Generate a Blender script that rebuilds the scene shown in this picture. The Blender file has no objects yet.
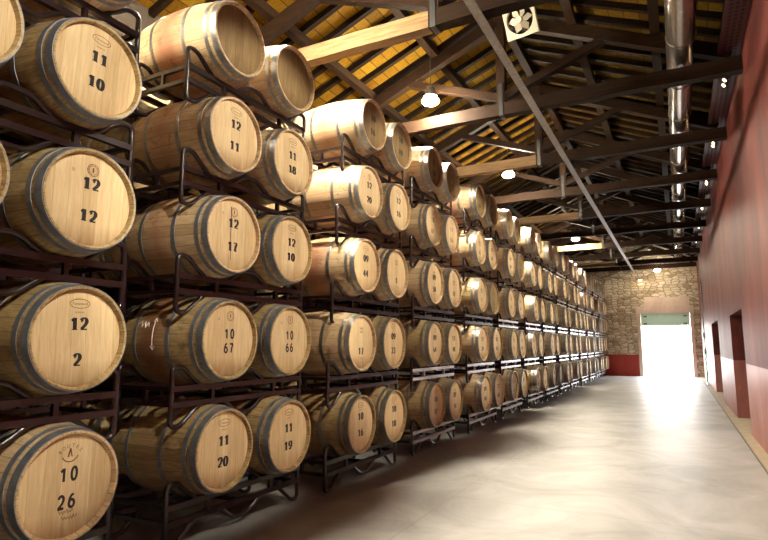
import bpy, bmesh, math, random
from mathutils import Vector, Matrix
C = bpy.context.scene.collection
PI = math.pi
R = random.Random(7)
CAM_H = 1.39

# ------------------------------------------------------------------ materials
def nt(name):
    m = bpy.data.materials.new(name); m.use_nodes = True
    n = m.node_tree; b = n.nodes['Principled BSDF']
    return m, n, b

def N(n, t, **kw):
    x = n.nodes.new(t)
    for k, v in kw.items():
        if k.startswith('i_'):
            key = k[2:]
            key = int(key) if key.isdigit() else key.replace('_', ' ')
            x.inputs[key].default_value = v
        else:
            setattr(x, k, v)
    return x

def ramp(n, fac, stops):
    r = n.nodes.new('ShaderNodeValToRGB')
    e = r.color_ramp.elements
    while len(e) < len(stops): e.new(0.5)
    for i, (p, c) in enumerate(stops):
        e[i].position = p; e[i].color = (*c, 1)
    n.links.new(fac, r.inputs[0]); return r.outputs[0]

def mix(n, a, b, fac, mode='MIX'):
    m = n.nodes.new('ShaderNodeMix'); m.data_type = 'RGBA'; m.blend_type = mode
    for sock, v in ((m.inputs[0], fac), (m.inputs[6], a), (m.inputs[7], b)):
        if hasattr(v, 'links'): n.links.new(v, sock)
        elif isinstance(v, tuple): sock.default_value = (*v, 1)
        else: sock.default_value = v
    return m.outputs[2]

def math_(n, op, a, b=0.0, c=None):
    m = n.nodes.new('ShaderNodeMath'); m.operation = op
    for i, v in enumerate((a, b) if c is None else (a, b, c)):
        if hasattr(v, 'links'): n.links.new(v, m.inputs[i])
        else: m.inputs[i].default_value = v
    return m.outputs[0]

def coords(n, scale=(1, 1, 1), loc=None):
    t = n.nodes.new('ShaderNodeTexCoord'); mp = n.nodes.new('ShaderNodeMapping')
    mp.inputs['Scale'].default_value = scale
    n.links.new(t.outputs['Object'], mp.inputs[0])
    if loc is not None: n.links.new(loc, mp.inputs[1])
    return mp.outputs[0]

def noise(n, vec, scale, detail=4, rough=.55, dist=0.0):
    x = N(n, 'ShaderNodeTexNoise'); x.inputs['Scale'].default_value = scale
    x.inputs['Detail'].default_value = detail; x.inputs['Roughness'].default_value = rough
    x.inputs['Distortion'].default_value = dist
    n.links.new(vec, x.inputs['Vector']); return x.outputs['Fac']

def bump(n, b, h, strength=.3, dist=.01):
    x = N(n, 'ShaderNodeBump'); x.inputs['Strength'].default_value = strength
    x.inputs['Distance'].default_value = dist
    n.links.new(h, x.inputs['Height']); n.links.new(x.outputs[0], b.inputs['Normal'])

def rnd_vec(n):
    o = n.nodes.new('ShaderNodeObjectInfo')
    c = n.nodes.new('ShaderNodeCombineXYZ')
    s = math_(n, 'MULTIPLY', o.outputs['Random'], 37.0)
    for i in range(3): n.links.new(s, c.inputs[i])
    return c.outputs[0], o.outputs['Random']

def simple(name, col, rough=.6, metal=0.0, var=.25, scale=8, b_=.0, spec=.5):
    m, n, b = nt(name)
    f = noise(n, coords(n), scale)
    c = ramp(n, f, [(.3, tuple(x * (1 - var) for x in col)), (.7, tuple(min(1, x * (1 + var)) for x in col))])
    n.links.new(c, b.inputs['Base Color'])
    b.inputs['Roughness'].default_value = rough; b.inputs['Metallic'].default_value = metal
    b.inputs['Specular IOR Level'].default_value = spec
    if b_: bump(n, b, f, b_)
    return m

def mat_stave(name, lo, hi, stain):
    m, n, b = nt(name)
    rv, rn = rnd_vec(n)
    v = coords(n)
    sep = n.nodes.new('ShaderNodeSeparateXYZ'); n.links.new(v, sep.inputs[0])
    ang = math_(n, 'ARCTAN2', sep.outputs[1], sep.outputs[2])
    st = math_(n, 'MULTIPLY', ang, 26 / (2 * PI))
    idx = math_(n, 'FLOOR', st); fr = math_(n, 'FRACT', st)
    wn = n.nodes.new('ShaderNodeTexWhiteNoise'); wn.noise_dimensions = '2D'
    cx = n.nodes.new('ShaderNodeCombineXYZ'); n.links.new(idx, cx.inputs[0]); n.links.new(rn, cx.inputs[1])
    n.links.new(cx.outputs[0], wn.inputs['Vector'])
    grain = noise(n, coords(n, (1.2, 22, 22), rv), 3.0, 6, .65)
    col = ramp(n, grain, [(.25, lo), (.75, hi)])
    tint = ramp(n, wn.outputs[0], [(0, (.74, .70, .66)), (.5, (.95, .93, .9)), (1, (1, 1, 1))])
    col = mix(n, col, tint, 1.0, 'MULTIPLY')
    # dark joint between the staves
    d = math_(n, 'ABSOLUTE', math_(n, 'SUBTRACT', fr, .5))
    j = math_(n, 'GREATER_THAN', d, .475)
    col = mix(n, col, tuple(x * .35 for x in lo), math_(n, 'MULTIPLY', j, .75))
    # wine stain girdling the bilge, of a different strength on each barrel
    blot = noise(n, coords(n, (3, 3, 3), rv), 1.6, 5, .6)
    mid = math_(n, 'SUBTRACT', 1.0, math_(n, 'MULTIPLY', math_(n, 'ABSOLUTE', math_(n, 'ADD', sep.outputs[0], .47)), 4.5))
    mid = math_(n, 'MAXIMUM', mid, 0.0)
    s = math_(n, 'MULTIPLY', math_(n, 'MULTIPLY', mid, blot), math_(n, 'MULTIPLY', rn, 1.9))
    s = math_(n, 'MINIMUM', s, .75)
    col = mix(n, col, stain, s)
    dirt = noise(n, coords(n, (1, 1, 1), rv), 7, 6, .7)
    dfac = math_(n, 'MULTIPLY', math_(n, 'GREATER_THAN', dirt, .58), .35)
    col = mix(n, col, (.10, .055, .025), dfac)
    n.links.new(col, b.inputs['Base Color'])
    b.inputs['Roughness'].default_value = .5
    bump(n, b, math_(n, 'SUBTRACT', grain, math_(n, 'MULTIPLY', j, 1.5)), .25, .004)
    return m

def mat_head(name, lo, hi, drip):
    m, n, b = nt(name)
    rv, rn = rnd_vec(n)
    v = coords(n)
    sep = n.nodes.new('ShaderNodeSeparateXYZ'); n.links.new(v, sep.inputs[0])
    st = math_(n, 'MULTIPLY', math_(n, 'ADD', sep.outputs[1], 1.0), 11.5)
    idx = math_(n, 'FLOOR', st); fr = math_(n, 'FRACT', st)
    wn = n.nodes.new('ShaderNodeTexWhiteNoise'); wn.noise_dimensions = '2D'
    cx = n.nodes.new('ShaderNodeCombineXYZ'); n.links.new(idx, cx.inputs[0]); n.links.new(rn, cx.inputs[1])
    n.links.new(cx.outputs[0], wn.inputs['Vector'])
    grain = noise(n, coords(n, (18, 18, 1.6), rv), 3.0, 6, .65, .4)
    col = ramp(n, grain, [(.22, lo), (.8, hi)])
    tint = ramp(n, wn.outputs[0], [(0, (.84, .79, .74)), (.5, (.96, .94, .92)), (1, (1, 1, 1))])
    col = mix(n, col, tint, 1.0, 'MULTIPLY')
    d = math_(n, 'ABSOLUTE', math_(n, 'SUBTRACT', fr, .5))
    j = math_(n, 'GREATER_THAN', d, .488)
    col = mix(n, col, tuple(x * .5 for x in lo), math_(n, 'MULTIPLY', j, .55))
    # seepage at the lower edge
    lowz = math_(n, 'MULTIPLY', math_(n, 'SUBTRACT', math_(n, 'MULTIPLY', sep.outputs[2], -1.0), .13), 7.0)
    w = noise(n, coords(n, (14, 14, 2.5), rv), 2.0, 4, .6)
    s = math_(n, 'MULTIPLY', math_(n, 'MULTIPLY', math_(n, 'MAXIMUM', lowz, 0.0), w), math_(n, 'MULTIPLY', rn, 1.6))
    col = mix(n, col, drip, math_(n, 'MINIMUM', s, .8))
    n.links.new(col, b.inputs['Base Color'])
    b.inputs['Roughness'].default_value = .62; b.inputs['Specular IOR Level'].default_value = .3
    bump(n, b, math_(n, 'SUBTRACT', grain, j), .15, .003)
    return m

def mat_hoop(name, col, rough, metal=.93):
    m, n, b = nt(name)
    rv, rn = rnd_vec(n)
    f = noise(n, coords(n, (4, 4, 4), rv), 5, 6, .65)
    c = ramp(n, f, [(.3, tuple(x * .6 for x in col)), (.7, col)])
    n.links.new(c, b.inputs['Base Color'])
    b.inputs['Metallic'].default_value = metal
    r = math_(n, 'ADD', math_(n, 'MULTIPLY', f, .25), rough)
    n.links.new(r, b.inputs['Roughness'])
    return m

def mat_emit(name, col, strength):
    m = bpy.data.materials.new(name); m.use_nodes = True
    n = m.node_tree; n.nodes.clear()
    e = n.nodes.new('ShaderNodeEmission'); o = n.nodes.new('ShaderNodeOutputMaterial')
    e.inputs[0].default_value = (*col, 1); e.inputs[1].default_value = strength
    n.links.new(e.outputs[0], o.inputs[0]); return m

def mat_wood(name, lo, hi, axis='x', rough=.7):
    m, n, b = nt(name)
    b.inputs['Specular IOR Level'].default_value = .10
    rv, rn = rnd_vec(n)
    sc = {'x': (.8, 12, 12), 'y': (12, .8, 12), 'z': (12, 12, .8)}[axis]
    g = noise(n, coords(n, sc, rv), 3, 7, .7, .3)
    big = noise(n, coords(n, (1, 1, 1), rv), 1.3, 3)
    col = ramp(n, g, [(.25, lo), (.75, hi)])
    col = mix(n, col, tuple(x * .6 for x in lo), math_(n, 'MULTIPLY', big, .4))
    n.links.new(col, b.inputs['Base Color']); b.inputs['Roughness'].default_value = rough
    bump(n, b, g, .5, .01)
    return m

def mat_roof(name, k):
    m, n, b = nt(name)
    v = coords(n)
    sep = n.nodes.new('ShaderNodeSeparateXYZ'); n.links.new(v, sep.inputs[0])
    u = math_(n, 'MULTIPLY', sep.outputs[0], 5.2)
    w = math_(n, 'MULTIPLY', sep.outputs[1], 1 / .42)
    cx = n.nodes.new('ShaderNodeCombineXYZ')
    n.links.new(math_(n, 'FLOOR', u), cx.inputs[0]); n.links.new(math_(n, 'FLOOR', w), cx.inputs[1])
    wn = n.nodes.new('ShaderNodeTexWhiteNoise'); wn.noise_dimensions = '2D'
    n.links.new(cx.outputs[0], wn.inputs['Vector'])
    g = noise(n, coords(n, (1.5, 14, 14)), 2.5, 5, .6)
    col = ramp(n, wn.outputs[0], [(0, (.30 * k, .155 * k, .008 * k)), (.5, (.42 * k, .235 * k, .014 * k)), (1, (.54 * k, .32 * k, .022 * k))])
    col = mix(n, col, ramp(n, g, [(.25, (.6, .55, .45)), (.7, (1, 1, 1))]), 1.0, 'MULTIPLY')
    fr = math_(n, 'FRACT', u)
    j = math_(n, 'GREATER_THAN', math_(n, 'ABSOLUTE', math_(n, 'SUBTRACT', fr, .5)), .465)
    col = mix(n, col, (.03, .015, .005), math_(n, 'MULTIPLY', j, .85))
    n.links.new(col, b.inputs['Base Color']); b.inputs['Roughness'].default_value = .8; b.inputs['Specular IOR Level'].default_value = .1
    bump(n, b, math_(n, 'SUBTRACT', 1.0, j), .4, .01)
    return m

def mat_stone():
    m, n, b = nt('rubble_stone')
    v = coords(n)
    sw = n.nodes.new('ShaderNodeSeparateXYZ'); n.links.new(v, sw.inputs[0])
    cb = n.nodes.new('ShaderNodeCombineXYZ')
    n.links.new(math_(n, 'MULTIPLY', sw.outputs[0], 3.6), cb.inputs[0])
    n.links.new(math_(n, 'MULTIPLY', sw.outputs[2], 8.5), cb.inputs[1])
    wob = N(n, 'ShaderNodeTexNoise'); wob.inputs['Scale'].default_value = 2.5; n.links.new(v, wob.inputs['Vector'])
    add = n.nodes.new('ShaderNodeVectorMath'); add.operation = 'MULTIPLY_ADD'
    n.links.new(wob.outputs['Color'], add.inputs[0]); add.inputs[1].default_value = (.8, .8, .8); n.links.new(cb.outputs[0], add.inputs[2])
    def vor(feat):
        x = n.nodes.new('ShaderNodeTexVoronoi'); x.voronoi_dimensions = '2D'; x.feature = feat
        x.inputs['Scale'].default_value = 1; x.inputs['Randomness'].default_value = .85
        n.links.new(add.outputs[0], x.inputs['Vector']); return x
    a = vor('F1'); e = vor('DISTANCE_TO_EDGE')
    s = n.nodes.new('ShaderNodeSeparateColor'); n.links.new(a.outputs['Color'], s.inputs[0])
    col = ramp(n, s.outputs[0], [(0, (.42, .33, .22)), (.45, (.66, .57, .42)), (1, (.82, .75, .60))])
    g = noise(n, v, 22, 5)
    col = mix(n, col, ramp(n, g, [(.3, (.6, .55, .5)), (.7, (1, 1, 1))]), .8, 'MULTIPLY')
    j = math_(n, 'LESS_THAN', e.outputs[0], .07)
    col = mix(n, col, (.20, .13, .07), math_(n, 'MULTIPLY', j, .8))
    n.links.new(col, b.inputs['Base Color']); b.inputs['Roughness'].default_value = .9
    bump(n, b, math_(n, 'MINIMUM', e.outputs[0], .2), 1.0, .12)
    return m

def mat_redwall(name, a, c, rough=.55):
    m, n, b = nt(name)
    f = noise(n, coords(n, (1, 1, .35)), 1.1, 6, .62, .6)
    f2 = noise(n, coords(n, (1, 1, 1)), 9, 5, .6)
    col = ramp(n, f, [(.32, a), (.66, c)])
    col = mix(n, col, ramp(n, f2, [(.3, (.8, .78, .76)), (.7, (1, 1, 1))]), .6, 'MULTIPLY')
    n.links.new(col, b.inputs['Base Color']); b.inputs['Roughness'].default_value = rough; b.inputs['Specular IOR Level'].default_value = .16
    bump(n, b, f2, .12, .01)
    return m

def mat_floor():
    m, n, b = nt('polished_concrete')
    v = coords(n)
    f = noise(n, v, .8, 7, .66, 1.2); f2 = noise(n, v, 5, 6, .6)
    col = ramp(n, f, [(.34, (.25, .245, .235)), (.64, (.43, .43, .425))])
    col = mix(n, col, ramp(n, f2, [(.3, (.82, .81, .80)), (.7, (1, 1, 1))]), .7, 'MULTIPLY')
    sep = n.nodes.new('ShaderNodeSeparateXYZ'); n.links.new(v, sep.inputs[0])
    fr = math_(n, 'FRACT', math_(n, 'MULTIPLY', math_(n, 'ADD', sep.outputs[1], .2), 1 / 5.3))
    j = math_(n, 'LESS_THAN', fr, .0014)
    fr2 = math_(n, 'ABSOLUTE', math_(n, 'ADD', sep.outputs[0], 1.93))
    j2 = math_(n, 'LESS_THAN', fr2, .004)
    col = mix(n, col, (.20, .19, .18), math_(n, 'MULTIPLY', math_(n, 'MAXIMUM', j, j2), .7))
    n.links.new(col, b.inputs['Base Color'])
    n.links.new(math_(n, 'ADD', math_(n, 'MULTIPLY', f2, .30), .30), b.inputs['Roughness'])
    b.inputs['Specular IOR Level'].default_value = .5
    bump(n, b, f2, .05, .01)
    return m

M = {}
M['stave'] = mat_stave('oak_staves', (.27, .18, .07), (.64, .49, .255), (.20, .05, .025))
M['stave_pale'] = mat_stave('pale_oak_staves', (.55, .38, .20), (.82, .65, .42), (.42, .15, .08))
M['head'] = mat_head('oak_head', (.58, .42, .215), (.84, .68, .43), (.20, .09, .03))
M['head_old'] = mat_head('weathered_oak_head', (.16, .105, .045), (.35, .245, .115), (.07, .018, .012))
M['chime'] = mat_wood('oak_chime', (.36, .21, .08), (.56, .36, .16), 'x')
M['hoop'] = mat_hoop('galvanised_hoop', (.50, .52, .54), .26)
M['hoop_dark'] = mat_hoop('dull_blue_grey_hoop', (.36, .40, .46), .38, .7)  # near hoops: the dark surroundings they mirror are put into the colour
M['rack'] = simple('maroon_black_steel', (.011, .0035, .0045), .28, .0, .4, 20, spec=.7)
M['rack_silver'] = simple('silvery_rack_paint', (.50, .48, .52), .35, .35, .15, 12)  # bright reflections on the maroon rails, put into their colour
M['ink'] = simple('black_stencil_paint', (.012, .010, .012), .6, 0, .3, 60)
M['stamp'] = simple('burnt_brown_stamp', (.16, .065, .03), .7, 0, .3, 60)
M['chalk'] = simple('white_chalk', (.75, .72, .68), .9, 0, .2, 60)
M['bung'] = simple('silicone_bung', (.62, .58, .50), .6)
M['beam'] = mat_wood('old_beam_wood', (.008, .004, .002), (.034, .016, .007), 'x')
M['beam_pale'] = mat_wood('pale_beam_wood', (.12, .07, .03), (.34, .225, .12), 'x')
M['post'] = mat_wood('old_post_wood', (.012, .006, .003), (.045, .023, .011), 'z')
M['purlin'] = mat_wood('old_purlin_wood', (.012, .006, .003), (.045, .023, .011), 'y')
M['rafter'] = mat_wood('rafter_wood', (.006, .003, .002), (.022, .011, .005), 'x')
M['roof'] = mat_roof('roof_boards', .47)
M['roof_old'] = mat_roof('older_roof_boards', .24)  # same boards, darkened to paint in the dimmer light on the right slope
M['stone'] = mat_stone()
M['redwall'] = mat_redwall('red_plaster', (.065, .012, .010), (.19, .048, .040))
M['redlow'] = mat_redwall('paler_red_dado', (.26, .085, .075), (.44, .20, .18), .4)
M['redend'] = mat_redwall('red_gloss_dado', (.32, .045, .035), (.42, .07, .055), .4)
M['plaster'] = mat_redwall('pinkish_plaster', (.58, .44, .37), (.76, .62, .53), .8)
M['limewash'] = mat_redwall('dim_limewash', (.05, .04, .03), (.08, .065, .05), .9)
M['floor'] = mat_floor()
M['curb'] = simple('sandy_curb', (.36, .30, .215), .75, 0, .15, 6, .2)
M['gutter'] = simple('dark_gutter', (.07, .06, .05), .6)
M['duct'] = mat_hoop('stainless_duct', (.62, .56, .50), .10)
M['steel'] = mat_hoop('grey_steel', (.62, .62, .64), .30)
M['tray'] = simple('maroon_tray_paint', (.07, .009, .014), .4, 0, .2, 10)
M['tray_hole'] = simple('tray_slot_dark', (.02, .006, .008), .7)
M['green'] = simple('pale_green_shutter', (.55, .68, .60), .5, 0, .06, 4)
_n = M['green'].node_tree; _t = _n.nodes.new('ShaderNodeBsdfTranslucent'); _t.inputs[0].default_value = (.42, .62, .50, 1)
_m = _n.nodes.new('ShaderNodeMixShader'); _m.inputs[0].default_value = .12
_n.links.new(_n.nodes['Principled BSDF'].outputs[0], _m.inputs[1]); _n.links.new(_t.outputs[0], _m.inputs[2])
_n.links.new(_m.outputs[0], _n.nodes['Material Output'].inputs[0])
M['darkglass'] = simple('dark_pane', (.03, .04, .04), .2)
M['reddoor'] = simple('dark_red_door', (.09, .015, .014), .45, 0, .2, 5)
M['hose'] = simple('green_hose', (.03, .28, .10), .4)
M['whitepaint'] = simple('cream_fan_paint', (.62, .58, .45), .5, 0, .1, 8)
M['black'] = simple('black_housing', (.02, .02, .02), .4)
M['yard'] = simple('yard_paving', (.62, .60, .56), .9, 0, .1, 2)
M['lampglow'] = mat_emit('lamp_glow', (1.0, .88, .68), 2000)
M['lamptop'] = mat_emit('frosted_lamp_top', (1.0, .84, .58), 300)
M['spotglow'] = mat_emit('spot_glow', (1.0, .70, .36), 14)
M['endglow'] = mat_emit('end_lamp_glow', (1.0, .84, .60), 260)
M['fanglow'] = mat_emit('downlight_glow', (1.0, .72, .35), 60)

# ------------------------------------------------------------------ mesh helpers
def link(name, me, parent=None):
    o = bpy.data.objects.new(name, me); C.objects.link(o)
    if parent is not None: o.parent = parent
    return o

def finish(bm, name, mat, smooth=None):
    bmesh.ops.recalc_face_normals(bm, faces=bm.faces[:])
    me = bpy.data.meshes.new(name); bm.to_mesh(me); bm.free()
    if mat is not None: me.materials.append(mat)
    if smooth is not None:
        for p in me.polygons: p.use_smooth = True
        try: me.set_sharp_from_angle(angle=math.radians(smooth))
        except Exception: pass
    return me

def obj(name, bm, mat, parent=None, smooth=None):
    return link(name, finish(bm, name, mat, smooth), parent)

def box(bm, x0, x1, y0, y1, z0, z1):
    vs = [bm.verts.new((x, y, z)) for x in (x0, x1) for y in (y0, y1) for z in (z0, z1)]
    for f in ((0, 1, 3, 2), (4, 6, 7, 5), (0, 4, 5, 1), (2, 3, 7, 6), (0, 2, 6, 4), (1, 5, 7, 3)):
        bm.faces.new([vs[i] for i in f])
    return vs

def bar(bm, a, b, w, h, up=(0, 0, 1)):
    """box-section bar from a to b"""
    a, b = Vector(a), Vector(b); d = (b - a).normalized(); up = Vector(up)
    if abs(d.dot(up)) > .98: up = Vector((1, 0, 0))
    s = d.cross(up).normalized(); u = s.cross(d)
    vs = []
    for p in (a, b):
        for i, j in ((-1, -1), (1, -1), (1, 1), (-1, 1)):
            vs.append(bm.verts.new(p + s * i * w / 2 + u * j * h / 2))
    bm.faces.new(vs[:4]); bm.faces.new(vs[4:][::-1])
    for k in range(4): bm.faces.new([vs[k], vs[(k + 1) % 4], vs[4 + (k + 1) % 4], vs[4 + k]])

def tube(bm, pts, r, seg=8, closed=False):
    pts = [Vector(p) for p in pts]; rings = []; n = len(pts)
    ref = None
    for i, p in enumerate(pts):
        if closed: t = (pts[(i + 1) % n] - pts[i - 1]).normalized()
        else: t = (pts[min(i + 1, n - 1)] - pts[max(i - 1, 0)]).normalized()
        if ref is None: ref = Vector((1, 0, 0)) if abs(t.x) < .9 else Vector((0, 0, 1))
        s = t.cross(ref)
        if s.length < 1e-4: s = t.orthogonal()
        s.normalize(); u = s.cross(t)
        rings.append([bm.verts.new(p + (s * math.cos(a) + u * math.sin(a)) * r) for a in (2 * PI * k / seg for k in range(seg))])
    m = n if closed else n - 1
    for i in range(m):
        A, B = rings[i], rings[(i + 1) % n]
        for k in range(seg): bm.faces.new([A[k], A[(k + 1) % seg], B[(k + 1) % seg], B[k]])
    if not closed: bm.faces.new(rings[0]); bm.faces.new(rings[-1][::-1])

def rounded(pts, r=.04, n=4):
    """polyline with filleted corners"""
    P = [Vector(p) for p in pts]; out = [P[0]]
    for i in range(1, len(P) - 1):
        a, b, c = P[i - 1], P[i], P[i + 1]
        rr = min(r, (a - b).length * .45, (c - b).length * .45)
        p, q = b + (a - b).normalized() * rr, b + (c - b).normalized() * rr
        for k in range(n + 1):
            t = k / n; out.append(p * (1 - t) ** 2 + b * 2 * t * (1 - t) + q * t * t)
    out.append(P[-1]); return out

def lathe_x(bm, prof, seg=48, cap0=False, cap1=False):
    rings = [[bm.verts.new((x, r * math.sin(a), r * math.cos(a))) for a in (2 * PI * k / seg for k in range(seg))] for x, r in prof]
    for A, B in zip(rings, rings[1:]):
        for k in range(seg): bm.faces.new([A[k], A[(k + 1) % seg], B[(k + 1) % seg], B[k]])
    if cap0: bm.faces.new(rings[0])
    if cap1: bm.faces.new(rings[-1][::-1])
    return rings

def tag(o, label=None, cat=None, group=None, kind=None):
    if label: o['label'] = label
    if cat: o['category'] = cat
    if group: o['group'] = group
    if kind: o['kind'] = kind
    return o

def struct(name, bm, mat, label, cat, smooth=None, parent=None):
    o = obj(name, bm, mat, parent, smooth)
    if parent is None: tag(o, label, cat, kind='structure')
    return o

def empty(name, loc=(0, 0, 0)):
    o = bpy.data.objects.new(name, None); o.empty_display_size = .1
    C.objects.link(o); o.location = loc; return o

# ------------------------------------------------------------------ barrel meshes (head plane at x=0, body towards -x)
BL = .95; RB = .346; RE = .290
def brad(x):     # outer radius at x in [-BL, 0]
    t = (x + BL / 2) / (BL / 2)
    return RB - (RB - RE) * abs(t) ** 1.9

bm = bmesh.new()
prof = [(-.032, RE - .022), (-.001, RE - .014), (0, RE - .012), (0, RE - .002), (-.003, RE)]
n = 22
for i in range(1, n): x = -BL * i / n; prof.append((x, brad(x)))
prof += [(-BL + .003, RE), (-BL, RE - .002), (-BL, RE - .012), (-BL + .032, RE - .022)]
lathe_x(bm, prof, 60)
STAVES = {k: finish(bm.copy(), 'staves', M[k], 35) for k in ('stave', 'stave_pale')}
bm.free()
def head_mesh(mat):
    bm = bmesh.new(); seg = 60; r = RE - .0215
    # gently domed boarded disc
    c = bm.verts.new((-.026, 0, 0)); rings = []
    for rr, x in ((r * .5, -.026), (r - .012, -.027), (r, -.033)):
        rings.append([bm.verts.new((x, rr * math.sin(2 * PI * k / seg), rr * math.cos(2 * PI * k / seg))) for k in range(seg)])
    for k in range(seg): bm.faces.new([c, rings[0][k], rings[0][(k + 1) % seg]])
    for A, B in zip(rings, rings[1:]):
        for k in range(seg): bm.faces.new([A[k], A[(k + 1) % seg], B[(k + 1) % seg], B[k]])
    # closing back face
    bk = [bm.verts.new((-.055, r * math.sin(2 * PI * k / seg), r * math.cos(2 * PI * k / seg))) for k in range(seg)]
    for k in range(seg): bm.faces.new([rings[-1][k], rings[-1][(k + 1) % seg], bk[(k + 1) % seg], bk[k]])
    bm.faces.new(bk)
    return finish(bm, 'head', mat, 30)
HEAD = {k: head_mesh(M[k]) for k in ('head', 'head_old')}
bm = bmesh.new(); r = RE - .0215
lathe_x(bm, [(-BL + .03, r), (-BL + .055, r)], 40, True, True)
REAR_HEAD = finish(bm, 'rear_head', M['head'], 30)

HOOPS = [(-.004, -.052), (-.080, -.112), (-.285, -.318)]
HOOPS += [(-BL - b, -BL - a) for a, b in HOOPS]
def hoop_mesh(a, b, mat):
    bm = bmesh.new(); t = .0035
    ra, rb = brad(a), brad(b); mid = (a + b) / 2
    lathe_x(bm, [(a, ra - .003), (a, ra + t), (mid, brad(mid) + t), (b, rb + t), (b, rb - .003)], 60)
    for k in range(3):   # rivets where the strip laps over
        ang = .9 + k * .035
        x = mid + (.010 if k % 2 else -.010); rr = brad(x) + t
        c = Vector((x, rr * math.sin(ang), rr * math.cos(ang)))
        mtx = Matrix.Translation(c)
        bmesh.ops.create_icosphere(bm, subdivisions=1, radius=.005, matrix=mtx)
    return finish(bm, 'hoop', mat, 35)
HM = {k: [hoop_mesh(a, b, M[k]) for a, b in HOOPS] for k in ('hoop', 'hoop_dark')}
bm = bmesh.new()
for zz, r1, r2 in ((RB - .006, .024, .027), (RB + .010, .027, .014)):
    bmesh.ops.create_cone(bm, cap_ends=True, segments=16, radius1=r1, radius2=r2, depth=.016, matrix=Matrix.Translation((-BL / 2, 0, zz)))
BUNG = finish(bm, 'bung', M['bung'], 40)

# ------------------------------------------------------------------ stencilled figures on the heads (local u to the right, v up)
def arc(cx, cy, rx, ry, a0, a1, n=14):
    return [(cx + rx * math.cos(math.radians(a0 + (a1 - a0) * k / n)), cy + ry * math.sin(math.radians(a0 + (a1 - a0) * k / n))) for k in range(n + 1)]
DIG = {
 '1': [[(.54, 0), (.54, 1)], [(.14, .76), (.3, .82), (.46, .94)]],
 '2': [arc(.5, .70, .32, .28, 165, -25) + [(.62, .38), (.18, .06)], [(.12, .05), (.88, .05)]],
 '3': [arc(.46, .74, .32, .24, 150, -88), arc(.46, .26, .36, .25, 88, -150)],
 '4': [[(.66, 0), (.66, 1)], [(.62, .98), (.1, .3), (.92, .3)]],
 '5': [[(.82, .95), (.24, .95), (.2, .55)], arc(.45, .32, .36, .3, 130, -150)],
 '6': [arc(.5, .30, .34, .28, 0, 360, 22), [(.17, .34), (.24, .66), (.44, .9), (.74, .98)]],
 '7': [[(.1, .95), (.88, .95)], [(.84, .92), (.55, .5), (.42, 0)]],
 '8': [arc(.5, .75, .28, .22, 0, 360, 20), arc(.5, .27, .34, .26, 0, 360, 22)],
 '9': [arc(.5, .70, .34, .28, 0, 360, 22), [(.83, .66), (.76, .34), (.56, .1), (.26, .02)]],
 '0': [arc(.5, .5, .34, .48, 0, 360, 28)],
}
def ribbon(bm, pts, wf, x, T):
    """flat ribbon of varying width; T maps glyph to head (y,z)"""
    P = [Vector(T(*p)) for p in pts]; prev = None; n = len(P)
    for i in range(n):
        t = (P[min(i + 1, n - 1)] - P[max(i - 1, 0)])
        if n > 2 and (P[0] - P[-1]).length < 1e-6 and i in (0, n - 1): t = P[1] - P[-2]
        if t.length < 1e-9: continue
        t.normalize(); nn = Vector((-t.y, t.x)); w = wf(t) / 2
        a = bm.verts.new((x, P[i].x + nn.x * w, P[i].y + nn.y * w)); b = bm.verts.new((x, P[i].x - nn.x * w, P[i].y - nn.y * w))
        if prev: bm.faces.new([prev[0], prev[1], b, a])
        prev = (a, b)
def word(bm, s, cy, cz, h, sans, x=-.0245):
    w = h * (.62 if sans else .74); gap = h * (.24 if sans else .10)
    total = len(s) * w + (len(s) - 1) * gap; y = cy - total / 2
    for ch in s:
        if ch == ' ': y += w + gap; continue
        T = lambda u, v, y=y: (y + u * w, cz - h / 2 + v * h)
        if sans: wf = lambda t: h * .21
        else: wf = lambda t: h * (.12 + .24 * abs(t.y) ** 1.5)
        for k, st in enumerate(DIG[ch]): ribbon(bm, st, wf, x - .0002 * k, T)
        if not sans and ch in '17':
            ribbon(bm, [(.2, .04), (.88, .04)], lambda t: h * .08, x - .0006, T)
        if not sans and ch in '29':   # ball terminal
            c = (.24, .74) if ch == '2' else (.26, .14)
            ribbon(bm, [(c[0] - .1, c[1]), (c[0] + .1, c[1])], lambda t: h * .19, x - .0008, T)
        y += w + gap
def numbers_mesh(top, bot, sans=False, h=.068, dy=.0, split=.165, cz=-.003):
    out = []
    for w_, y_, z_ in ((top, dy, cz + split / 2), (bot, dy - .004, cz - split / 2)):
        if w_:
            bm = bmesh.new(); word(bm, w_, y_, z_, h, sans); out.append(finish(bm, 'stencilled_number', M['ink']))
    return out
def text_mesh(s, size, cy, cz, curve_r=None, x=-.0243):
    """small lettering laid on the head plane; optionally set round an arc"""
    bm = bmesh.new(); cu = bpy.data.curves.new('t', 'FONT'); o = bpy.data.objects.new('t', cu); C.objects.link(o)
    cu.size = size; cu.align_x = 'CENTER'; cu.resolution_u = 2
    items = [(s, 0)] if curve_r is None else [(ch, (i - (len(s) - 1) / 2)) for i, ch in enumerate(s)]
    for t, k in items:
        cu.body = t; bpy.context.view_layer.update()
        me = bpy.data.meshes.new_from_object(o.evaluated_get(bpy.context.evaluated_depsgraph_get()))
        b2 = bmesh.new(); b2.from_mesh(me)
        for v in b2.verts:
            u, w = v.co.x, v.co.y
            if curve_r is not None:
                a = k * size * .85 / curve_r
                u, w = u * math.cos(a) + (w + curve_r) * math.sin(a), -u * math.sin(a) + (w + curve_r) * math.cos(a)
            v.co = (x, cy + u, cz + w)
        b2.to_mesh(me); b2.free(); bm.from_mesh(me); bpy.data.meshes.remove(me)
    bpy.data.objects.remove(o); bpy.data.curves.remove(cu)
    return bm
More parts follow.
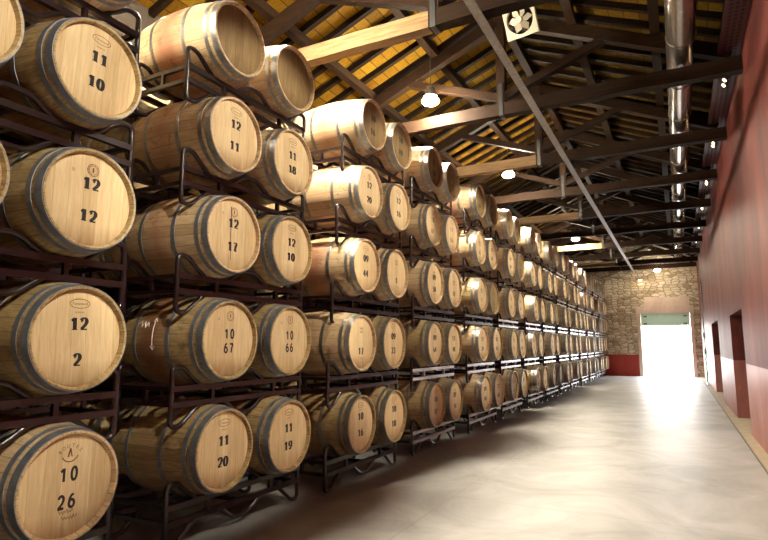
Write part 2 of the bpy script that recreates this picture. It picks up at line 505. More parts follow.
def squiggle(bm, cy, cz, w, h, seed, x=-.0243, lw=.0016):
    r = random.Random(seed); pts = []
    for k in range(26):
        t = k / 25; pts.append((t, .5 + .5 * math.sin(t * 34 + r.random()) * r.uniform(.3, 1)))
    ribbon(bm, pts, lambda t: lw, x, lambda u, v: (cy - w / 2 + u * w, cz - h / 2 + v * h))
def stamp_mesh(kind):
    x = -.0243
    if kind == 'oval':
        bm = text_mesh('Taransaud', .022, 0, .185)
        ribbon(bm, arc(0, 0, 1, 1, 0, 360, 36), lambda t: .0032, x, lambda u, v: (u * .060, .192 + v * .026))
        b2 = text_mesh('RESERVA', .014, 0, .138)
    elif kind == 'round':
        bm = bmesh.new()
        for rr, w in ((.036, .003), (.026, .002)):
            ribbon(bm, arc(0, 0, 1, 1, 0, 360, 30), lambda t: w, x, lambda u, v: (u * rr + .005, .175 + v * rr))
        ribbon(bm, [(0, -1), (0, 1)], lambda t: .010, x, lambda u, v: (u + .005, .175 + v * .014))
        for k in range(10):
            a = k * PI / 5
            ribbon(bm, [(.028, 0), (.034, 0)], lambda t: .004, x - .0003, lambda u, v: (.005 + u * math.cos(a), .175 + u * math.sin(a)))
        b2 = bmesh.new()
        for rr in (.010, .004): ribbon(b2, arc(0, 0, rr, rr, 0, 360, 14), lambda t: .0015, x, lambda u, v: (u - .115, v + .15))
    elif kind == 'arched':
        bm = text_mesh('BOUTES', .028, 0, .135, .066)
        ribbon(bm, arc(0, 0, .050, .050, 205, 335, 16), lambda t: .006, x, lambda u, v: (u, v + .175))
        ribbon(bm, [(-.012, -.024), (.0, .022)], lambda t: .010, x, lambda u, v: (u, v + .175))
        ribbon(bm, [(.010, -.024), (.001, .016)], lambda t: .007, x, lambda u, v: (u, v + .175))
        b2 = bmesh.new(); squiggle(b2, -.005, -.135, .08, .034, 3, lw=.0035); squiggle(b2, .018, -.168, .09, .03, 5, lw=.0035)
    else:
        bm = bmesh.new(); squiggle(bm, .0, .15, .07, .05, 9, lw=.003); squiggle(bm, .0, .115, .06, .04, 11, lw=.003)
        b2 = bmesh.new(); squiggle(b2, .0, -.16, .06, .03, 14)
    return [('cooper_stamp', finish(bm, 'cooper_stamp', M['stamp'])), ('small_mark', finish(b2, 'small_mark', M['stamp']))]
STAMP = {k: stamp_mesh(k) for k in ('oval', 'round', 'arched', 'scrawl')}
NUMC = {}
def nums(t, b, sans, **kw):
    key = (t, b, sans, tuple(sorted(kw.items())))
    if key not in NUMC: NUMC[key] = numbers_mesh(t, b, sans, **kw)
    return NUMC[key]

def barrel(x, y, z, label, group, top='', bot='', sans=False, stamp=None, old=False, pale=False, shiny=True, roll=0, tilt=0, extra=None, parts=True, **kw):
    e = empty('wine_barrel', (x, y, z)); tag(e, label, 'barrel', group)
    e.rotation_euler = (roll, 0, tilt)
    body = link('staves', STAVES['stave_pale' if pale else 'stave'], e)
    link('head', HEAD['head_old' if old else 'head'], e)
    for me in HM['hoop' if shiny else 'hoop_dark']: link('hoop', me, e)
    if parts: link('rear_head', REAR_HEAD, e)
    link('bung', BUNG, e)
    if top or bot:
        for me in nums(top, bot, sans, **kw): link('stencilled_number', me, e)
    if stamp:
        for nm, me in STAMP[stamp]: link(nm, me, e)
    if extra: extra(e)
    return e

# ------------------------------------------------------------------ steel barrel rack (origin mid-height, at the head plane)
HW, HR, TR = .745, .205, .018     # half width, half height of the loops, tube radius
def frame_mesh(x):
    bm = bmesh.new()
    for z in (.055, -.055): bar(bm, (x, -HW, z), (x, HW, z), .038, .038)
    for y in (-.36, .36): bar(bm, (x, y, -.055), (x, y, .055), .03, .03)
    return finish(bm, 'frame', M['rack'])
def loop_mesh(x, s):
    bm = bmesh.new()
    pts = [(x, s * .47, .06), (x, s * .655, HR), (x, s * HW, HR), (x, s * HW, -HR), (x, s * .655, -HR), (x, s * .47, -.06)]
    tube(bm, rounded(pts, .055, 5), TR, 8)
    return finish(bm, 'end_loop', M['rack'], 50)
def hump_mesh(x, s):
    bm = bmesh.new()
    pts = [(x, -.235, .06 * s), (x, -.08, .165 * s), (x, .08, .165 * s), (x, .235, .06 * s)]
    tube(bm, rounded(pts, .05, 4), TR, 8)
    return finish(bm, 'saddle', M['rack'], 50)
def side_mesh(y, z):
    bm = bmesh.new(); bar(bm, (FX[0], y, z), (FX[1], y, z), .03, .03); return finish(bm, 'cross_bar', M['rack'])
def side_post(y):
    bm = bmesh.new()
    bar(bm, (sum(FX) / 2, y, -.055), (sum(FX) / 2, y, .055), .026, .026); return finish(bm, 'stub_post', M['rack'])
FX = (-.19, -.74)
RK = [('frame', frame_mesh(x)) for x in FX] + [('end_loop', loop_mesh(x, s)) for x in FX for s in (-1, 1)] \
   + [('saddle', hump_mesh(x, s)) for x in FX for s in (1, -1)] \
   + [('cross_bar', side_mesh(y, z)) for y in (-.725, 0, .725) for z in (.055, -.055)] + [('stub_post', side_post(y)) for y in (-.725, .725)]
SHEEN_FRAMES = []
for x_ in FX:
    me_ = [m_ for n_, m_ in RK if n_ == 'frame'][len(SHEEN_FRAMES)].copy(); me_.materials[0] = M['rack_silver']; SHEEN_FRAMES.append(me_)
def rack(x, y, z, label, group, sheen_rails=False):
    e = empty('barrel_rack', (x, y, z)); tag(e, label, 'rack', group)
    fr = 0
    for nm, me in RK:
        if nm == 'frame' and sheen_rails: me = SHEEN_FRAMES[fr]; fr += 1
        link(nm, me, e)
    return e

# ------------------------------------------------------------------ the stacks
Z0, DZ = .633, .797
ORD = ['first', 'second', 'third', 'fourth', 'fifth', 'sixth', 'seventh', 'eighth', 'ninth', 'tenth', 'eleventh', 'twelfth', 'thirteenth', 'fourteenth']
TIER = ['bottom tier', 'second tier up', 'third tier up', 'fourth tier up', 'top tier']
KNOWN = {  # (bay, tier, side): (top, bottom, sans, stamp, remark)
 (0, 3, 1): ('11', '10', False, 'oval', 'bold'), (0, 2, 1): ('12', '12', False, 'round', ''), (0, 1, 1): ('12', '2', False, 'oval', ''), (0, 0, 1): ('10', '26', True, 'arched', ''),
 (1, 4, 0): ('', '', False, 'scrawl', ''), (1, 3, 0): ('12', '11', False, 'oval', ''), (1, 2, 0): ('12', '17', False, 'round', ''), (1, 1, 0): ('10', '67', True, 'round', ''), (1, 0, 0): ('11', '20', False, 'oval', ''),
 (1, 4, 1): ('', '', False, 'scrawl', ''), (1, 3, 1): ('11', '18', False, 'oval', ''), (1, 2, 1): ('12', '10', False, 'oval', ''), (1, 1, 1): ('10', '66', True, 'round', ''), (1, 0, 1): ('11', '19', False, 'oval', ''),
 (2, 4, 0): ('10', '16', False, 'oval', ''), (2, 3, 0): ('12', '20', False, 'round', ''), (2, 2, 0): ('09', '44', False, 'oval', ''), (2, 1, 0): ('', '17', False, 'scrawl', ''), (2, 0, 0): ('10', '16', False, 'oval', ''),
 (2, 4, 1): ('10', '10', False, 'oval', ''), (2, 3, 1): ('12', '16', False, 'oval', ''), (2, 2, 1): ('', '1', False, 'scrawl', ''), (2, 1, 1): ('09', '33', False, 'oval', ''), (2, 0, 1): ('10', '10', False, 'oval', ''),
}
SPL = {(0, 3, 1): dict(split=.16), (0, 2, 1): dict(split=.19), (0, 1, 1): dict(split=.20, cz=-.022), (0, 0, 1): dict(split=.142, cz=-.012, h=.07),
       (1, 3, 0): dict(split=.175), (1, 2, 0): dict(split=.18), (1, 1, 0): dict(split=.105, cz=-.01), (1, 0, 0): dict(split=.15, cz=-.01),
       (1, 3, 1): dict(split=.13), (1, 2, 1): dict(split=.13), (1, 1, 1): dict(split=.105, cz=-.01), (1, 0, 1): dict(split=.145, cz=-.01)}
bayY = [1.65, 3.58, None, None, 9.39, 11.37, 13.35, 15.33, 17.31, 19.29, 21.27, 23.25, 25.23, 27.14]
special = {2: [5.36, 5.34, 5.45, 5.50, 5.62], 3: [7.36, 7.33, 7.34, 7.36, 7.34]}
def redstreak(e):
    bm = bmesh.new()
    ribbon(bm, [(-.028, .215), (-.024, .12), (-.030, .0), (-.026, -.12), (-.027, -.2)], lambda t: .007, -.0247, lambda u, v: (u, v))
    obj('red_wine_streak', bm, M['streak'], e)
def chalkmark(e):
    bm = bmesh.new(); rr = RB + .002
    def P(u, v):   # chalked arrow and scrawl on the bilge, facing the near end
        a = math.radians(-102 + v * 40); x = -.62 + u * .22; q = brad(x) + .002
        return (x, q * math.sin(a), q * math.cos(a))
    for pts in ([(.8, .95), (.8, .0)], [(.72, .85), (.8, .97), (.9, .85)], [(.7, .12), (.8, 0), (.9, .12)], [(.0, .8), (.15, .9), (.2, .7), (.32, .88), (.4, .68), (.5, .85), (.56, .7)]):
        fine = []
        for (u0, v0), (u1, v1) in zip(pts, pts[1:]):
            for q_ in range(8): fine.append((u0 + (u1 - u0) * q_ / 8, v0 + (v1 - v0) * q_ / 8))
        tube(bm, [P(*p) for p in fine + [pts[-1]]], .003, 5)
    obj('chalk_marks', bm, M['chalk'], e)
M['streak'] = simple('red_wine', (.22, .02, .03), .5, 0, .3, 30)
for b in range(14):
    hx = -2.95 if b < 2 else -2.84
    for t in range(5):
        yc = special[b][t] if b in special else bayY[b] + (R.uniform(-.03, .03) if b > 3 else 0)
        ox = 0 if b < 2 else R.uniform(-.03, .03)
        z = Z0 + DZ * t if b < 2 else .608 + .8035 * t
        where = '%s rack bay from the near end' % ORD[b]
        sheen_rails = (b >= 3 and t <= 1) or (b >= 5 and t <= 2) or (b >= 8)
        rack(hx + ox, yc, max(z - .4, .224), '%s rack under %s barrels, %s bay from the near end' % ('silvery steel' if sheen_rails else 'dark maroon steel', TIER[t], ORD[b]), 'steel racks of the front row', sheen_rails)
        for s in (0, 1):
            k = KNOWN.get((b, t, s)); side = ('left', 'right')[s]
            y = yc + (-.372, .372)[s]
            kw = {}
            if k is None:
                top, bot = R.choice(['09', '10', '11', '12']), str(R.randint(10, 69)); sans = R.random() < .3
                stamp = R.choice(['oval', 'round', 'scrawl']) if b < 6 else None
                lab = 'oak barrel, %s, %s of the pair, %s bay from the near end' % (TIER[t], side, ORD[b])
            else:
                top, bot, sans, stamp, rem = k
                if top: what = 'oak barrel stencilled %s over %s' % (top, bot)
                elif bot: what = 'oak barrel with %s low on its head' % bot
                else: what = 'oak barrel with dark weathered unnumbered head'
                lab = '%s, %s, %s side of %s bay' % (what, TIER[t], side, ORD[b])
                kw = SPL.get((b, t, s), {})
            old = (t == 4 and b < 6) or (R.random() < .12 and b > 3)
            pale = (t >= 2 and b in (2, 3)) or t == 4 or (t >= 3 and b > 3) or R.random() < .2
            if (b, t, s) in ((1, 0, 0), (1, 1, 0), (0, 3, 1)): pale = False
            shiny = not (b == 0 or (b == 1 and t < 3)) 
            extra = {(1, 2, 0): redstreak, (1, 1, 0): chalkmark}.get((b, t, s))
            ro = 0.0 if b > 3 else R.uniform(-.03, .03)
            if (b, t, s) == (0, 3, 1): ro = -.05
            e = barrel(hx + ox + R.uniform(-.015, .015), y, z, lab, 'wine barrels of the front row', top, bot, sans, stamp, old, pale, shiny, roll=ro, extra=extra, parts=(b < 2), **kw)
            if b >= 2: e.scale = (.985, .958, .958)
# second row behind, glimpsed through the gaps
for b in range(5):
    yb = [1.75, 3.66, 5.55, 7.4, 9.1][b]
    for t in range(5):
        z = Z0 + DZ * t
        rack(-4.12, yb, z - .4, 'dark rack of the rear row, %s, behind the %s bay' % (TIER[t], ORD[b]), 'steel racks of the rear row')
        for s in (0, 1):
            barrel(-4.12, yb + (-.372, .372)[s], z, 'oak barrel of the rear row, %s, behind %s side of %s bay' % (TIER[t].replace(' up', ''), ('left', 'right')[s], ORD[b]),
                   'wine barrels of the rear row', parts=False)

# ------------------------------------------------------------------ the setting
XR, XL, YE, YB = .93, -5.30, 28.0, -4.0
ZT = CAM_H + 3.40            # underside of tie beams
XK = -2.13                   # ridge line
SL = .42
ZE = CAM_H + 3.93            # roof boards at the walls
def roofz(x): return ZE + SL * ((x - XL) if x < XK else (XR - x))
ZRIDGE = roofz(XK)
bm = bmesh.new(); box(bm, XL - .4, .775, YB - .4, YE + .4, -.2, 0)
struct('floor', bm, M['floor'], 'pale polished concrete floor of the cellar', 'floor')
bm = bmesh.new(); box(bm, .795, XR + 1.2, YB - .4, YE + .4, -.2, .012); box(bm, .775, .795, YB - .4, YE + .4, -.2, -.03)
o = struct('floor_curb', bm, M['curb'], 'sandy raised strip along the foot of the red wall', 'floor')
o.name = 'trim_1'
bm = bmesh.new(); box(bm, .7755, .7945, YB, YE, -.03, -.012)
struct('trim_2', bm, M['gutter'], 'dark narrow gutter between the concrete floor and the sandy strip', 'gutter')

# right wall with two doorways
D1, D2, DH1, DH2 = (10.55, 12.85), (16.5, 19.5), 1.96, 2.02
DADO = 1.10
def wall_seg(bm, y0, y1, z0, z1):
    if z1 > z0: box(bm, XR, XR + .45, y0, y1, z0, z1)
bm = bmesh.new(); segs = [(YB, D1[0]), (D1[1], D2[0]), (D2[1], YE)]
for a, c in segs: wall_seg(bm, a, c, DADO, ZE + .05)
wall_seg(bm, *D1, DH1, ZE + .05); wall_seg(bm, *D2, DH2, ZE + .05)
struct('wall_right', bm, M['redwall'], 'tall red plastered wall on the right', 'wall')
bm = bmesh.new()
for a, c in segs: wall_seg(bm, a, c, .012, DADO)
o = struct('wall_right_lower', bm, M['redlow'], 'paler red painted lower band of the right wall', 'wall')
for i, (d, hh) in enumerate(((D1, DH1), (D2, DH2))):
    e = empty('door_%d' % (i + 1), (XR + .33, d[1], 0)); tag(e, 'dark recessed doorway in the red wall, %s the camera' % ('nearer' if i == 0 else 'farther from'), 'door', kind='structure')
    e.rotation_euler = (0, 0, 0)
    bm = bmesh.new(); box(bm, 0, .05, -(d[1] - d[0]), 0, .012, hh); obj('door_leaf', bm, M['reddoor'], e)
    bm = bmesh.new()
    bar(bm, (-.015, -(d[1] - d[0]) + .03, .012), (-.015, -(d[1] - d[0]) + .03, hh), .03, .06)
    bar(bm, (-.015, -.03, .012), (-.015, -.03, hh), .03, .06); bar(bm, (-.015, -(d[1] - d[0]), hh - .03), (-.015, 0, hh - .03), .03, .06)
    obj('door_frame', bm, M['post'], e)
    bm = bmesh.new(); tube(bm, rounded([(0, -.25, 1.0), (-.05, -.25, 1.0), (-.05, -.36, 1.0)], .02), .01); obj('door_handle', bm, M['steel'], e)
# left and rear walls
bm = bmesh.new(); box(bm, XL - .4, XL, YB - .4, YE + .4, -.1, ZE + .05)
struct('wall_left', bm, M['limewash'], 'dim wall behind the barrel stacks on the left', 'wall')
def gable(bm, y0, y1, z0, x0, x1, ztop=None):
    """vertical slab following the roof, from z0 up"""
    xs = [x0] + ([XK] if x0 < XK < x1 else []) + [x1]
    lo = [(x, z0) for x in xs]; hi = [(x, (roofz(min(max(x, XL), XR)) if ztop is None else ztop)) for x in xs]
    for (a, b_), (c, d_) in zip(zip(lo, lo[1:]), zip(hi, hi[1:])):
        v = [bm.verts.new((p[0], y, p[1])) for y in (y0, y1) for p in (a, b_, d_, c)]
        for f in ((0, 1, 2, 3), (4, 5, 6, 7), (0, 1, 5, 4), (1, 2, 6, 5), (2, 3, 7, 6), (3, 0, 4, 7)): bm.faces.new([v[i] for i in f])
DX0, DX1, DZT = -1.46, .56, 2.80
bm = bmesh.new()
gable(bm, YE, YE + .5, .96, XL, DX0); gable(bm, YE, YE + .5, .012, DX1, XR); gable(bm, YE, YE + .5, DZT, DX0, DX1)
struct('wall_back', bm, M['stone'], 'end wall of golden rubble stone around the bright doorway', 'wall')
bm = bmesh.new(); box(bm, XL, DX0, YE, YE + .5, 0, .96)
struct('wall_back_lower', bm, M['redend'], 'glossy red painted lower band of the stone end wall', 'wall')
bm = bmesh.new()
gable(bm, YB - .5, YB, 0, XL, XR)
struct('wall_front', bm, M['limewash'], 'limewashed wall behind the viewpoint', 'wall')
bm = bmesh.new(); box(bm, -30, 30, YE + .5, YE + 60, -.06, -.01)
struct('ground', bm, M['yard'], 'sunlit pale yard beyond the end door', 'ground')
# door surround and shutter
e = empty('door_3', ((DX0 + DX1) / 2, YE, 0)); tag(e, 'large bright open doorway in the stone end wall', 'door', kind='structure')
def child_box(nm, mat, *b):
    bm = bmesh.new(); box(bm, b[0] - e.location.x, b[1] - e.location.x, b[2] - YE, b[3] - YE, b[4], b[5]); return obj(nm, bm, mat, e)
child_box('lintel', M['plaster'], DX0 - .16, DX1 + .14, YE - .05, YE + .48, DZT, DZT + .32)
child_box('door_jamb', M['plaster'], DX0 - .13, DX0 + .02, YE - .04, YE + .48, .012, DZT)
child_box('door_jamb', M['plaster'], DX1 - .02, DX1 + .12, YE - .04, YE + .48, .012, DZT)
child_box('upper_panel', M['plaster'], DX0 + .2, DX1 - .0, YE - .03, YE + .02, DZT + .32, DZT + .72)
e = empty('roller_shutter', ((DX0 + DX1) / 2, YE + .03, DZT - .56)); tag(e, 'pale green roller shutter raised to the top of the bright end doorway', 'shutter')
w2 = (DX1 - DX0) / 2 - .03
for k in range(3):
    bm = bmesh.new(); box(bm, -w2, w2, -.02, .02, .19 * k, .19 * k + .1895); obj('shutter_panel', bm, M['green'], e)
for sx in (-1, 1):
    for zz in (.10, .42):
        bm = bmesh.new(); box(bm, sx * (w2 - .18) - .07, sx * (w2 - .18) + .07, -.03, -.02, zz - .02, zz + .025); obj('fitting', bm, M['darkglass'], e)

# ------------------------------------------------------------------ roof
YR0, YR1 = -2.0, YE
def roof_side(name, x0, x1, lab, mat):
    L = math.hypot(x1 - x0, roofz(x1) - roofz(x0))
    o = None
    bm = bmesh.new()
    z0, z1 = roofz(x0), roofz(x1)
    v = [bm.verts.new((x, y, z + dz)) for dz in (0, .08) for (x, z) in ((x0, z0), (x1, z1)) for y in (YB - .5, YE + .5)]
    for f in ((0, 1, 3, 2), (4, 5, 7, 6), (0, 1, 5, 4), (2, 3, 7, 6), (0, 2, 6, 4), (1, 3, 7, 5)): bm.faces.new([v[i] for i in f])
    o = struct(name, bm, mat, lab, 'ceiling')
    mesh = None; y = .0; k = 0
    bmr = bmesh.new(); bar(bmr, (x0, 0, z0 - .045), (x1, 0, z1 - .045), .075, .085)
    mesh = finish(bmr, 'rafter', M['rafter'])
    while y < YE:
        r = link('rafter', mesh, o); r.location = (0, y, 0)
        y += .42
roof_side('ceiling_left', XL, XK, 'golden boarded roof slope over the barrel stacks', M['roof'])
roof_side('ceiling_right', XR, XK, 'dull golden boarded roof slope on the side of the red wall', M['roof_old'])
RAF = .09
pur = [(XL + .95, 'lower left slope'), (XL + 2.1, 'upper left slope'), (XR - 2.0, 'upper right slope'), (XR - .95, 'lower right slope')]
for px, s in pur:
    z = roofz(px) - RAF - .065
    bm = bmesh.new(); bar(bm, (0, YR0, 0), (0, YE, 0), .12, .12)
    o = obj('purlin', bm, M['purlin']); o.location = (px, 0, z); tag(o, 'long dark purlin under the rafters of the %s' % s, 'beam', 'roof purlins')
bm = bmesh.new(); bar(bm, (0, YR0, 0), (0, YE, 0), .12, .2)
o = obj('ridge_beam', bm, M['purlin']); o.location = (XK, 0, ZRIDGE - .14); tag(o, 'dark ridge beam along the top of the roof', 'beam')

TY = [5.3, 7.95, 10.55, 13.12, 15.72, 18.35, 21.0, 23.6, 25.9, 27.7]
TH = .19; TW = .15
def principal(x):     # centre line of the principal rafters
    return roofz(x) - .30
tlab = ['pale-ended tie beam truss nearest the viewpoint', 'second roof truss from the viewpoint, dark tie beam beside the bright lamp'] + ['%s roof truss from the viewpoint, tie beam over the racks' % ORD[k] for k in range(2, 10)]
for i, y in enumerate(TY):
    e = empty('roof_truss', (XK, y, ZT)); tag(e, tlab[i], 'roof truss', 'roof trusses')
    pale = i in (0, 2, 4, 6, 8)
    # tie beam: sags and wanders a little like an old hewn beam
    bm = bmesh.new()
    r = random.Random(i); n = 14; rings = []
    for k in range(n + 1):
        x = (XL + .001 - XK) + (XR - XL - .002) * k / n
        dz = r.uniform(-.008, .008); dw = r.uniform(-.006, .006)
        rings.append([bm.verts.new((x, sy * (TW / 2 + dw), z_)) for sy, z_ in ((-1, dz), (1, dz), (1, TH + dz), (-1, TH + dz))])
    for A, B in zip(rings, rings[1:]):
        for k in range(4): bm.faces.new([A[k], A[(k + 1) % 4], B[(k + 1) % 4], B[k]])
    bm.faces.new(rings[0]); bm.faces.new(rings[-1])
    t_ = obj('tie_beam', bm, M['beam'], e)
    if pale:   # paler timber up to the king post, its tone also painted with lamplight
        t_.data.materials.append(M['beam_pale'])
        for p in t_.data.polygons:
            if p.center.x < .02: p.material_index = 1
    zt = ZRIDGE - .24 - ZT
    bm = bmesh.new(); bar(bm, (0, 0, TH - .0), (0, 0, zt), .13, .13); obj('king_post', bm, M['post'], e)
    bm = bmesh.new(); box(bm, -.03, .03, -TW / 2 - .008, TW / 2 + .008, -.012, TH + .3)
    obj('iron_strap', bm, M['black'], e)
    for s in (-1, 1):
        xe = (XL if s < 0 else XR) - XK; 
        a = (xe - s * .10, 0, TH + .06); c = (s * .06, 0, principal(XK) - ZT + .0)
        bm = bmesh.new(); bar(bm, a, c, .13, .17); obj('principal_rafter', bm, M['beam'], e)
        bm = bmesh.new(); t = .52
        q = (a[0] + (c[0] - a[0]) * t, 0, a[2] + (c[2] - a[2]) * t - .07)
        bar(bm, (s * .06, 0, TH + .12), q, .11, .11); obj('strut', bm, M['beam'], e)

# longitudinal steel tie running under the beams
bm = bmesh.new(); bar(bm, (0, 0, .036), (0, YE - 4.6, .036), .012, .075); bar(bm, (.045, 0, .004), (.045, YE - 4.6, .004), .09, .010)
o = obj('steel_angle_bar', bm, M['steel']); o.location = (-1.64, 4.6, ZT - .076)
tag(o, 'long thin steel bar running lengthwise under the tie beams', 'steel bar')

# ventilation duct
e = empty('ventilation_duct', (.26, 1.0, CAM_H + 3.78)); tag(e, 'shiny round stainless ventilation duct running above the tie beams', 'duct')
y = 0.0
while y < 25.6:
    bm = bmesh.new(); tube(bm, [(0, y, 0), (0, min(y + 1.28, 26), 0)], .165, 32); obj('duct_section', bm, M['duct'], e, 40)
    bm = bmesh.new(); tube(bm, [(0, y - .015, 0), (0, y + .0, 0), (0, y + .015, 0)], .174, 32); obj('duct_collar', bm, M['duct'], e, 40)
    y += 1.28
for y in range(1, 26, 3):
    bm = bmesh.new(); tube(bm, [(0, y, .16), (0, y, roofz(.26) - CAM_H - 3.78 - .02)], .006); obj('hanger_rod', bm, M['steel'], e)

# perforated maroon tray along the head of the red wall
e = empty('cable_tray', (.80, 1.0, CAM_H + 3.66)); tag(e, 'maroon perforated cable tray along the top of the red wall', 'cable tray')
bm = bmesh.new(); box(bm, -.115, .115, 0, 26.6, 0, .012); box(bm, -.127, -.115, 0, 26.6, 0, .06); box(bm, .115, .127, 0, 26.6, 0, .06)
obj('tray_body', bm, M['tray'], e)
bm = bmesh.new()
y = .1
while y < 26.5:
    for x in (-.06, 0, .06): box(bm, x - .018, x + .018, y, y + .05, -.002, .0)
    y += .085
obj('slots', bm, M['tray_hole'], e)

# ------------------------------------------------------------------ lamps
def ellipsoid(bm, rx, rz, cz, seg=24, n=10, half=False):
    rings = []
    for i in range(n + 1):
        a = -PI / 2 + PI * i / n
        rings.append([bm.verts.new((rx * math.cos(a) * math.cos(t) if 0 < i < n else .001 * math.cos(t), rx * math.cos(a) * math.sin(t) if 0 < i < n else .001 * math.sin(t), cz + rz * math.sin(a))) for t in (2 * PI * k / seg for k in range(seg))])
    for A, B in zip(rings, rings[1:]):
        for k in range(seg): bm.faces.new([A[k], A[(k + 1) % seg], B[(k + 1) % seg], B[k]])
LAMPS = [(-3.2, .6, 'pendant lamp above the nearest stacks'), (-3.2, 3.9, 'pendant lamp above the gap after the second bay'), (-3.16, 7.63, 'glaring pendant lamp between the two nearest tie beams'), (-3.1, 11.92, 'lit pendant lamp just under the third tie beam'), (-3.0, 20.5, 'small lit pendant lamp far down the hall above the stacks')]  # the first, out of view, is added to light the nearest barrels
for lx, ly, lab in LAMPS:
    lz = CAM_H + 3.73
    e = empty('pendant_lamp', (lx, ly, lz)); tag(e, lab, 'lamp', 'pendant lamps over the stacks')
    bm = bmesh.new(); ellipsoid(bm, .13, .062, 0); g_ = obj('glass_bowl', bm, M['lampglow'], e, 60)
    g_.data.materials.append(M['lamptop'])
    for p in g_.data.polygons:
        if p.center.z > .018: p.material_index = 1
    bm = bmesh.new(); bmesh.ops.create_cone(bm, cap_ends=True, segments=20, radius1=.10, radius2=.06, depth=.16, matrix=Matrix.Translation((0, 0, .155))); obj('gear_housing', bm, M['steel'], e, 40)
    bm = bmesh.new(); tube(bm, [(0, 0, .23), (0, 0, roofz(lx) - lz - .005)], .008); obj('suspension_rod', bm, M['black'], e)
# twin spotlights below the tray, row extended beyond the seen pairs for more light
SPOTS = [3.6, 5.75, 8.6, 11.3, 14.0, 16.6, 19.3, 22.0]
for i, sy in enumerate([1.4] + SPOTS):
    e = empty('twin_spotlight', (.80, sy, CAM_H + 3.655)); tag(e, 'small golden twin spotlights under the maroon tray, %s pair from the near end' % ORD[i], 'spotlight', 'spotlights under the tray')
    bm = bmesh.new(); box(bm, -.03, .03, -.12, .12, -.03, 0); obj('bracket', bm, M['black'], e)
    for k in (-1, 1):
        c = Vector((0, k * .085, -.075)); d = Vector((-.75, 0, -.62)).normalized()
        bm = bmesh.new(); tube(bm, [c - d * .05, c + d * .02], .026, 14); tube(bm, [(0, k * .085, -.03), tuple(c)], .006, 6); h = obj('spot_head', bm, M['black'], e, 40)
        bm = bmesh.new(); tube(bm, [c + d * .02, c + d * .035], .024, 14); obj('bulb', bm, M['spotglow'], h)
    if True:
        l = bpy.data.lights.new('spot', 'SPOT'); l.energy = 820; l.color = (1, .91, .72); l.spot_size = math.radians(41); l.spot_blend = .35; l.shadow_soft_size = .06  # added fill light, its cone aimed to brighten the barrel heads
        lo = bpy.data.objects.new('spot_light', l); C.objects.link(lo); lo.location = (.80 - .06, sy, CAM_H + 3.655 - .13)
        lo.rotation_euler = Vector((-3.4, 0, -2.25)).to_track_quat('-Z', 'Y').to_euler()
# little lamps near the end wall
e = empty('bulkhead_lamp', (-.60, 26.9, CAM_H + 3.22)); tag(e, 'small glowing lamp under the beams near the stone end wall', 'lamp')
bm = bmesh.new(); ellipsoid(bm, .13, .06, 0); obj('glass_bowl', bm, M['endglow'], e, 60)
bm = bmesh.new(); tube(bm, [(0, 0, .06), (0, 0, roofz(-.60) - CAM_H - 3.22 - .005)], .01); obj('suspension_rod', bm, M['black'], e)
e = empty('wall_lamp', (-1.35, 27.86, CAM_H + 3.0)); tag(e, 'small downlight on the stone wall above left of the bright doorway', 'lamp')
bm = bmesh.new(); bmesh.ops.create_cone(bm, cap_ends=True, segments=16, radius1=.08, radius2=.04, depth=.14); obj('shade', bm, M['steel'], e, 40)
bm = bmesh.new(); tube(bm, [(0, 0, .05), (0, .137, .05)], .012); obj('wall_bracket', bm, M['steel'], e)
bm = bmesh.new(); bmesh.ops.create_cone(bm, cap_ends=True, segments=16, radius1=.06, radius2=.06, depth=.02, matrix=Matrix.Translation((0, 0, -.085))); obj('bulb', bm, M['fanglow'], e)

# ------------------------------------------------------------------ fan on the second truss
FAN = Vector((-1.75, 7.62, CAM_H + 4.68))
e = empty('extractor_fan', FAN); tag(e, 'cream square fan with pointed blades hanging high beside the king post', 'fan')
e.rotation_euler = (math.radians(25), 0, math.radians(-12))
bm = bmesh.new(); s = .24
ring = arc(0, 0, .2, .2, 0, 360, 32)[:-1]
inner = [bm.verts.new((x, 0, z)) for x, z in ring]; outer = []
for x, z in ring:
    m_ = max(abs(x), abs(z)); outer.append(bm.verts.new((x / m_ * s, 0, z / m_ * s)))
fs = [bm.faces.new([inner[k], inner[(k + 1) % 32], outer[(k + 1) % 32], outer[k]]) for k in range(32)]
g = bmesh.ops.extrude_face_region(bm, geom=fs)
for v in g['geom']:
    if isinstance(v, bmesh.types.BMVert): v.co.y += .05
obj('frame', bm, M['whitepaint'], e)
for k in range(6):
    a = k * PI / 3; bm = bmesh.new()
    pts = [(.03, -.02), (.03, .02), (.12, .055), (.19, .0), (.10, -.05)]
    f = bm.faces.new([bm.verts.new((p * math.cos(a) - q * math.sin(a), .02 + q * .5, p * math.sin(a) + q * math.cos(a))) for p, q in pts])
    g = bmesh.ops.extrude_face_region(bm, geom=[f])
    for v in g['geom']:
        if isinstance(v, bmesh.types.BMVert): v.co.y += .006
    obj('blade', bm, M['whitepaint'], e)
bm = bmesh.new(); tube(bm, [(0, -.04, 0), (0, .08, 0)], .045, 16); obj('hub', bm, M['whitepaint'], e, 40)
bm = bmesh.new(); bar(bm, (-s, .03, s - .02), (-s, .03, s + .1), .02, .02); bar(bm, (s, .03, s - .02), (s, .03, s + .1), .02, .02)
bar(bm, (-s, .03, s + .1), (s, .03, s + .1), .03, .02); bar(bm, (-.19, .03, s + .1), (-.19, .30, s - .06), .03, .02)
obj('mount', bm, M['black'], e)

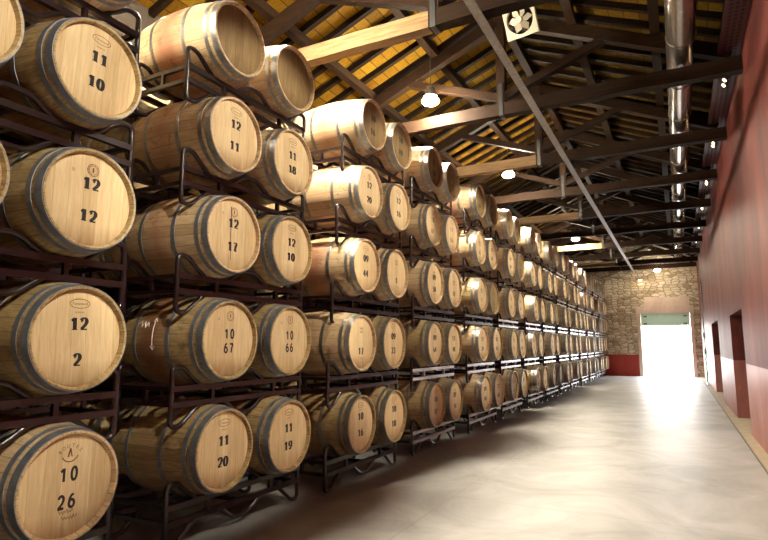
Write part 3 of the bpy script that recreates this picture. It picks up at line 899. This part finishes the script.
# ------------------------------------------------------------------ conduit and hose at the far end of the red wall
e = empty('wall_conduit', (XR - .03, 24.4, .3)); tag(e, 'thin grey conduit with small boxes on the far end of the red wall', 'conduit')
bm = bmesh.new(); tube(bm, [(0, 0, 0), (0, 0, 3.6)], .018); obj('pipe', bm, M['steel'], e, 50)
for z in (.75, 1.35):
    bm = bmesh.new(); box(bm, -.06, .03, -.09, .09, z, z + .2); obj('junction_box', bm, M['steel'], e)
bm = bmesh.new()
pts = [(XR - .06, 23.5, 1.15)]
for k in range(9): pts.append((XR - .06 + .015 * math.sin(k * 2), 23.5 + .16 * math.sin(k * .8), 1.1 - k * .11))
pts += [(XR - .09, 23.3, .06), (XR - .1, 22.9, .034), (XR - .08, 22.5, .034)]
tube(bm, rounded(pts, .04, 3), .022); o = obj('garden_hose', bm, M['hose'], None, 60)
tag(o, 'green hose hanging down the far end of the red wall', 'hose')

# ------------------------------------------------------------------ world, daylight, camera
w = bpy.data.worlds.new('World'); bpy.context.scene.world = w; w.use_nodes = True
wn = w.node_tree; wn.nodes.clear()
bg = wn.nodes.new('ShaderNodeBackground'); wo = wn.nodes.new('ShaderNodeOutputWorld')
tc = wn.nodes.new('ShaderNodeTexCoord'); sp = wn.nodes.new('ShaderNodeSeparateXYZ'); wn.links.new(tc.outputs['Generated'], sp.inputs[0])
wc = ramp(wn, sp.outputs[2], [(0, (1.0, .97, .92)), (.5, (.88, .94, 1.0))])
wn.links.new(wc, bg.inputs[0]); bg.inputs[1].default_value = 30.0
wn.links.new(bg.outputs[0], wo.inputs[0])
def portal(loc, rot, sx, sy):
    l = bpy.data.lights.new('portal', 'AREA'); l.shape = 'RECTANGLE'; l.size = sx; l.size_y = sy
    l.cycles.is_portal = True
    o = bpy.data.objects.new('portal', l); C.objects.link(o); o.location = loc; o.rotation_euler = rot
portal(((DX0 + DX1) / 2, YE + .52, DZT / 2), (math.radians(-90), 0, 0), DX1 - DX0, DZT)

cam = bpy.data.cameras.new('camera'); co = bpy.data.objects.new('camera', cam); C.objects.link(co)
f = 560.0
cam.sensor_width = 36; cam.lens = f / 768 * 36; cam.clip_start = .02; cam.clip_end = 300
th = math.atan(75 / f); yaw = math.atan(294 / (f * math.cos(th) + 75 * math.sin(th)))
co.location = (0, 0, CAM_H); co.rotation_euler = (PI / 2 + th, 0, yaw)
sc = bpy.context.scene; sc.camera = co
sc.view_settings.view_transform = 'Standard'; sc.view_settings.look = 'None'
sc.view_settings.exposure = 0.0; sc.view_settings.gamma = 1.0
sc.view_settings.use_curve_mapping = False
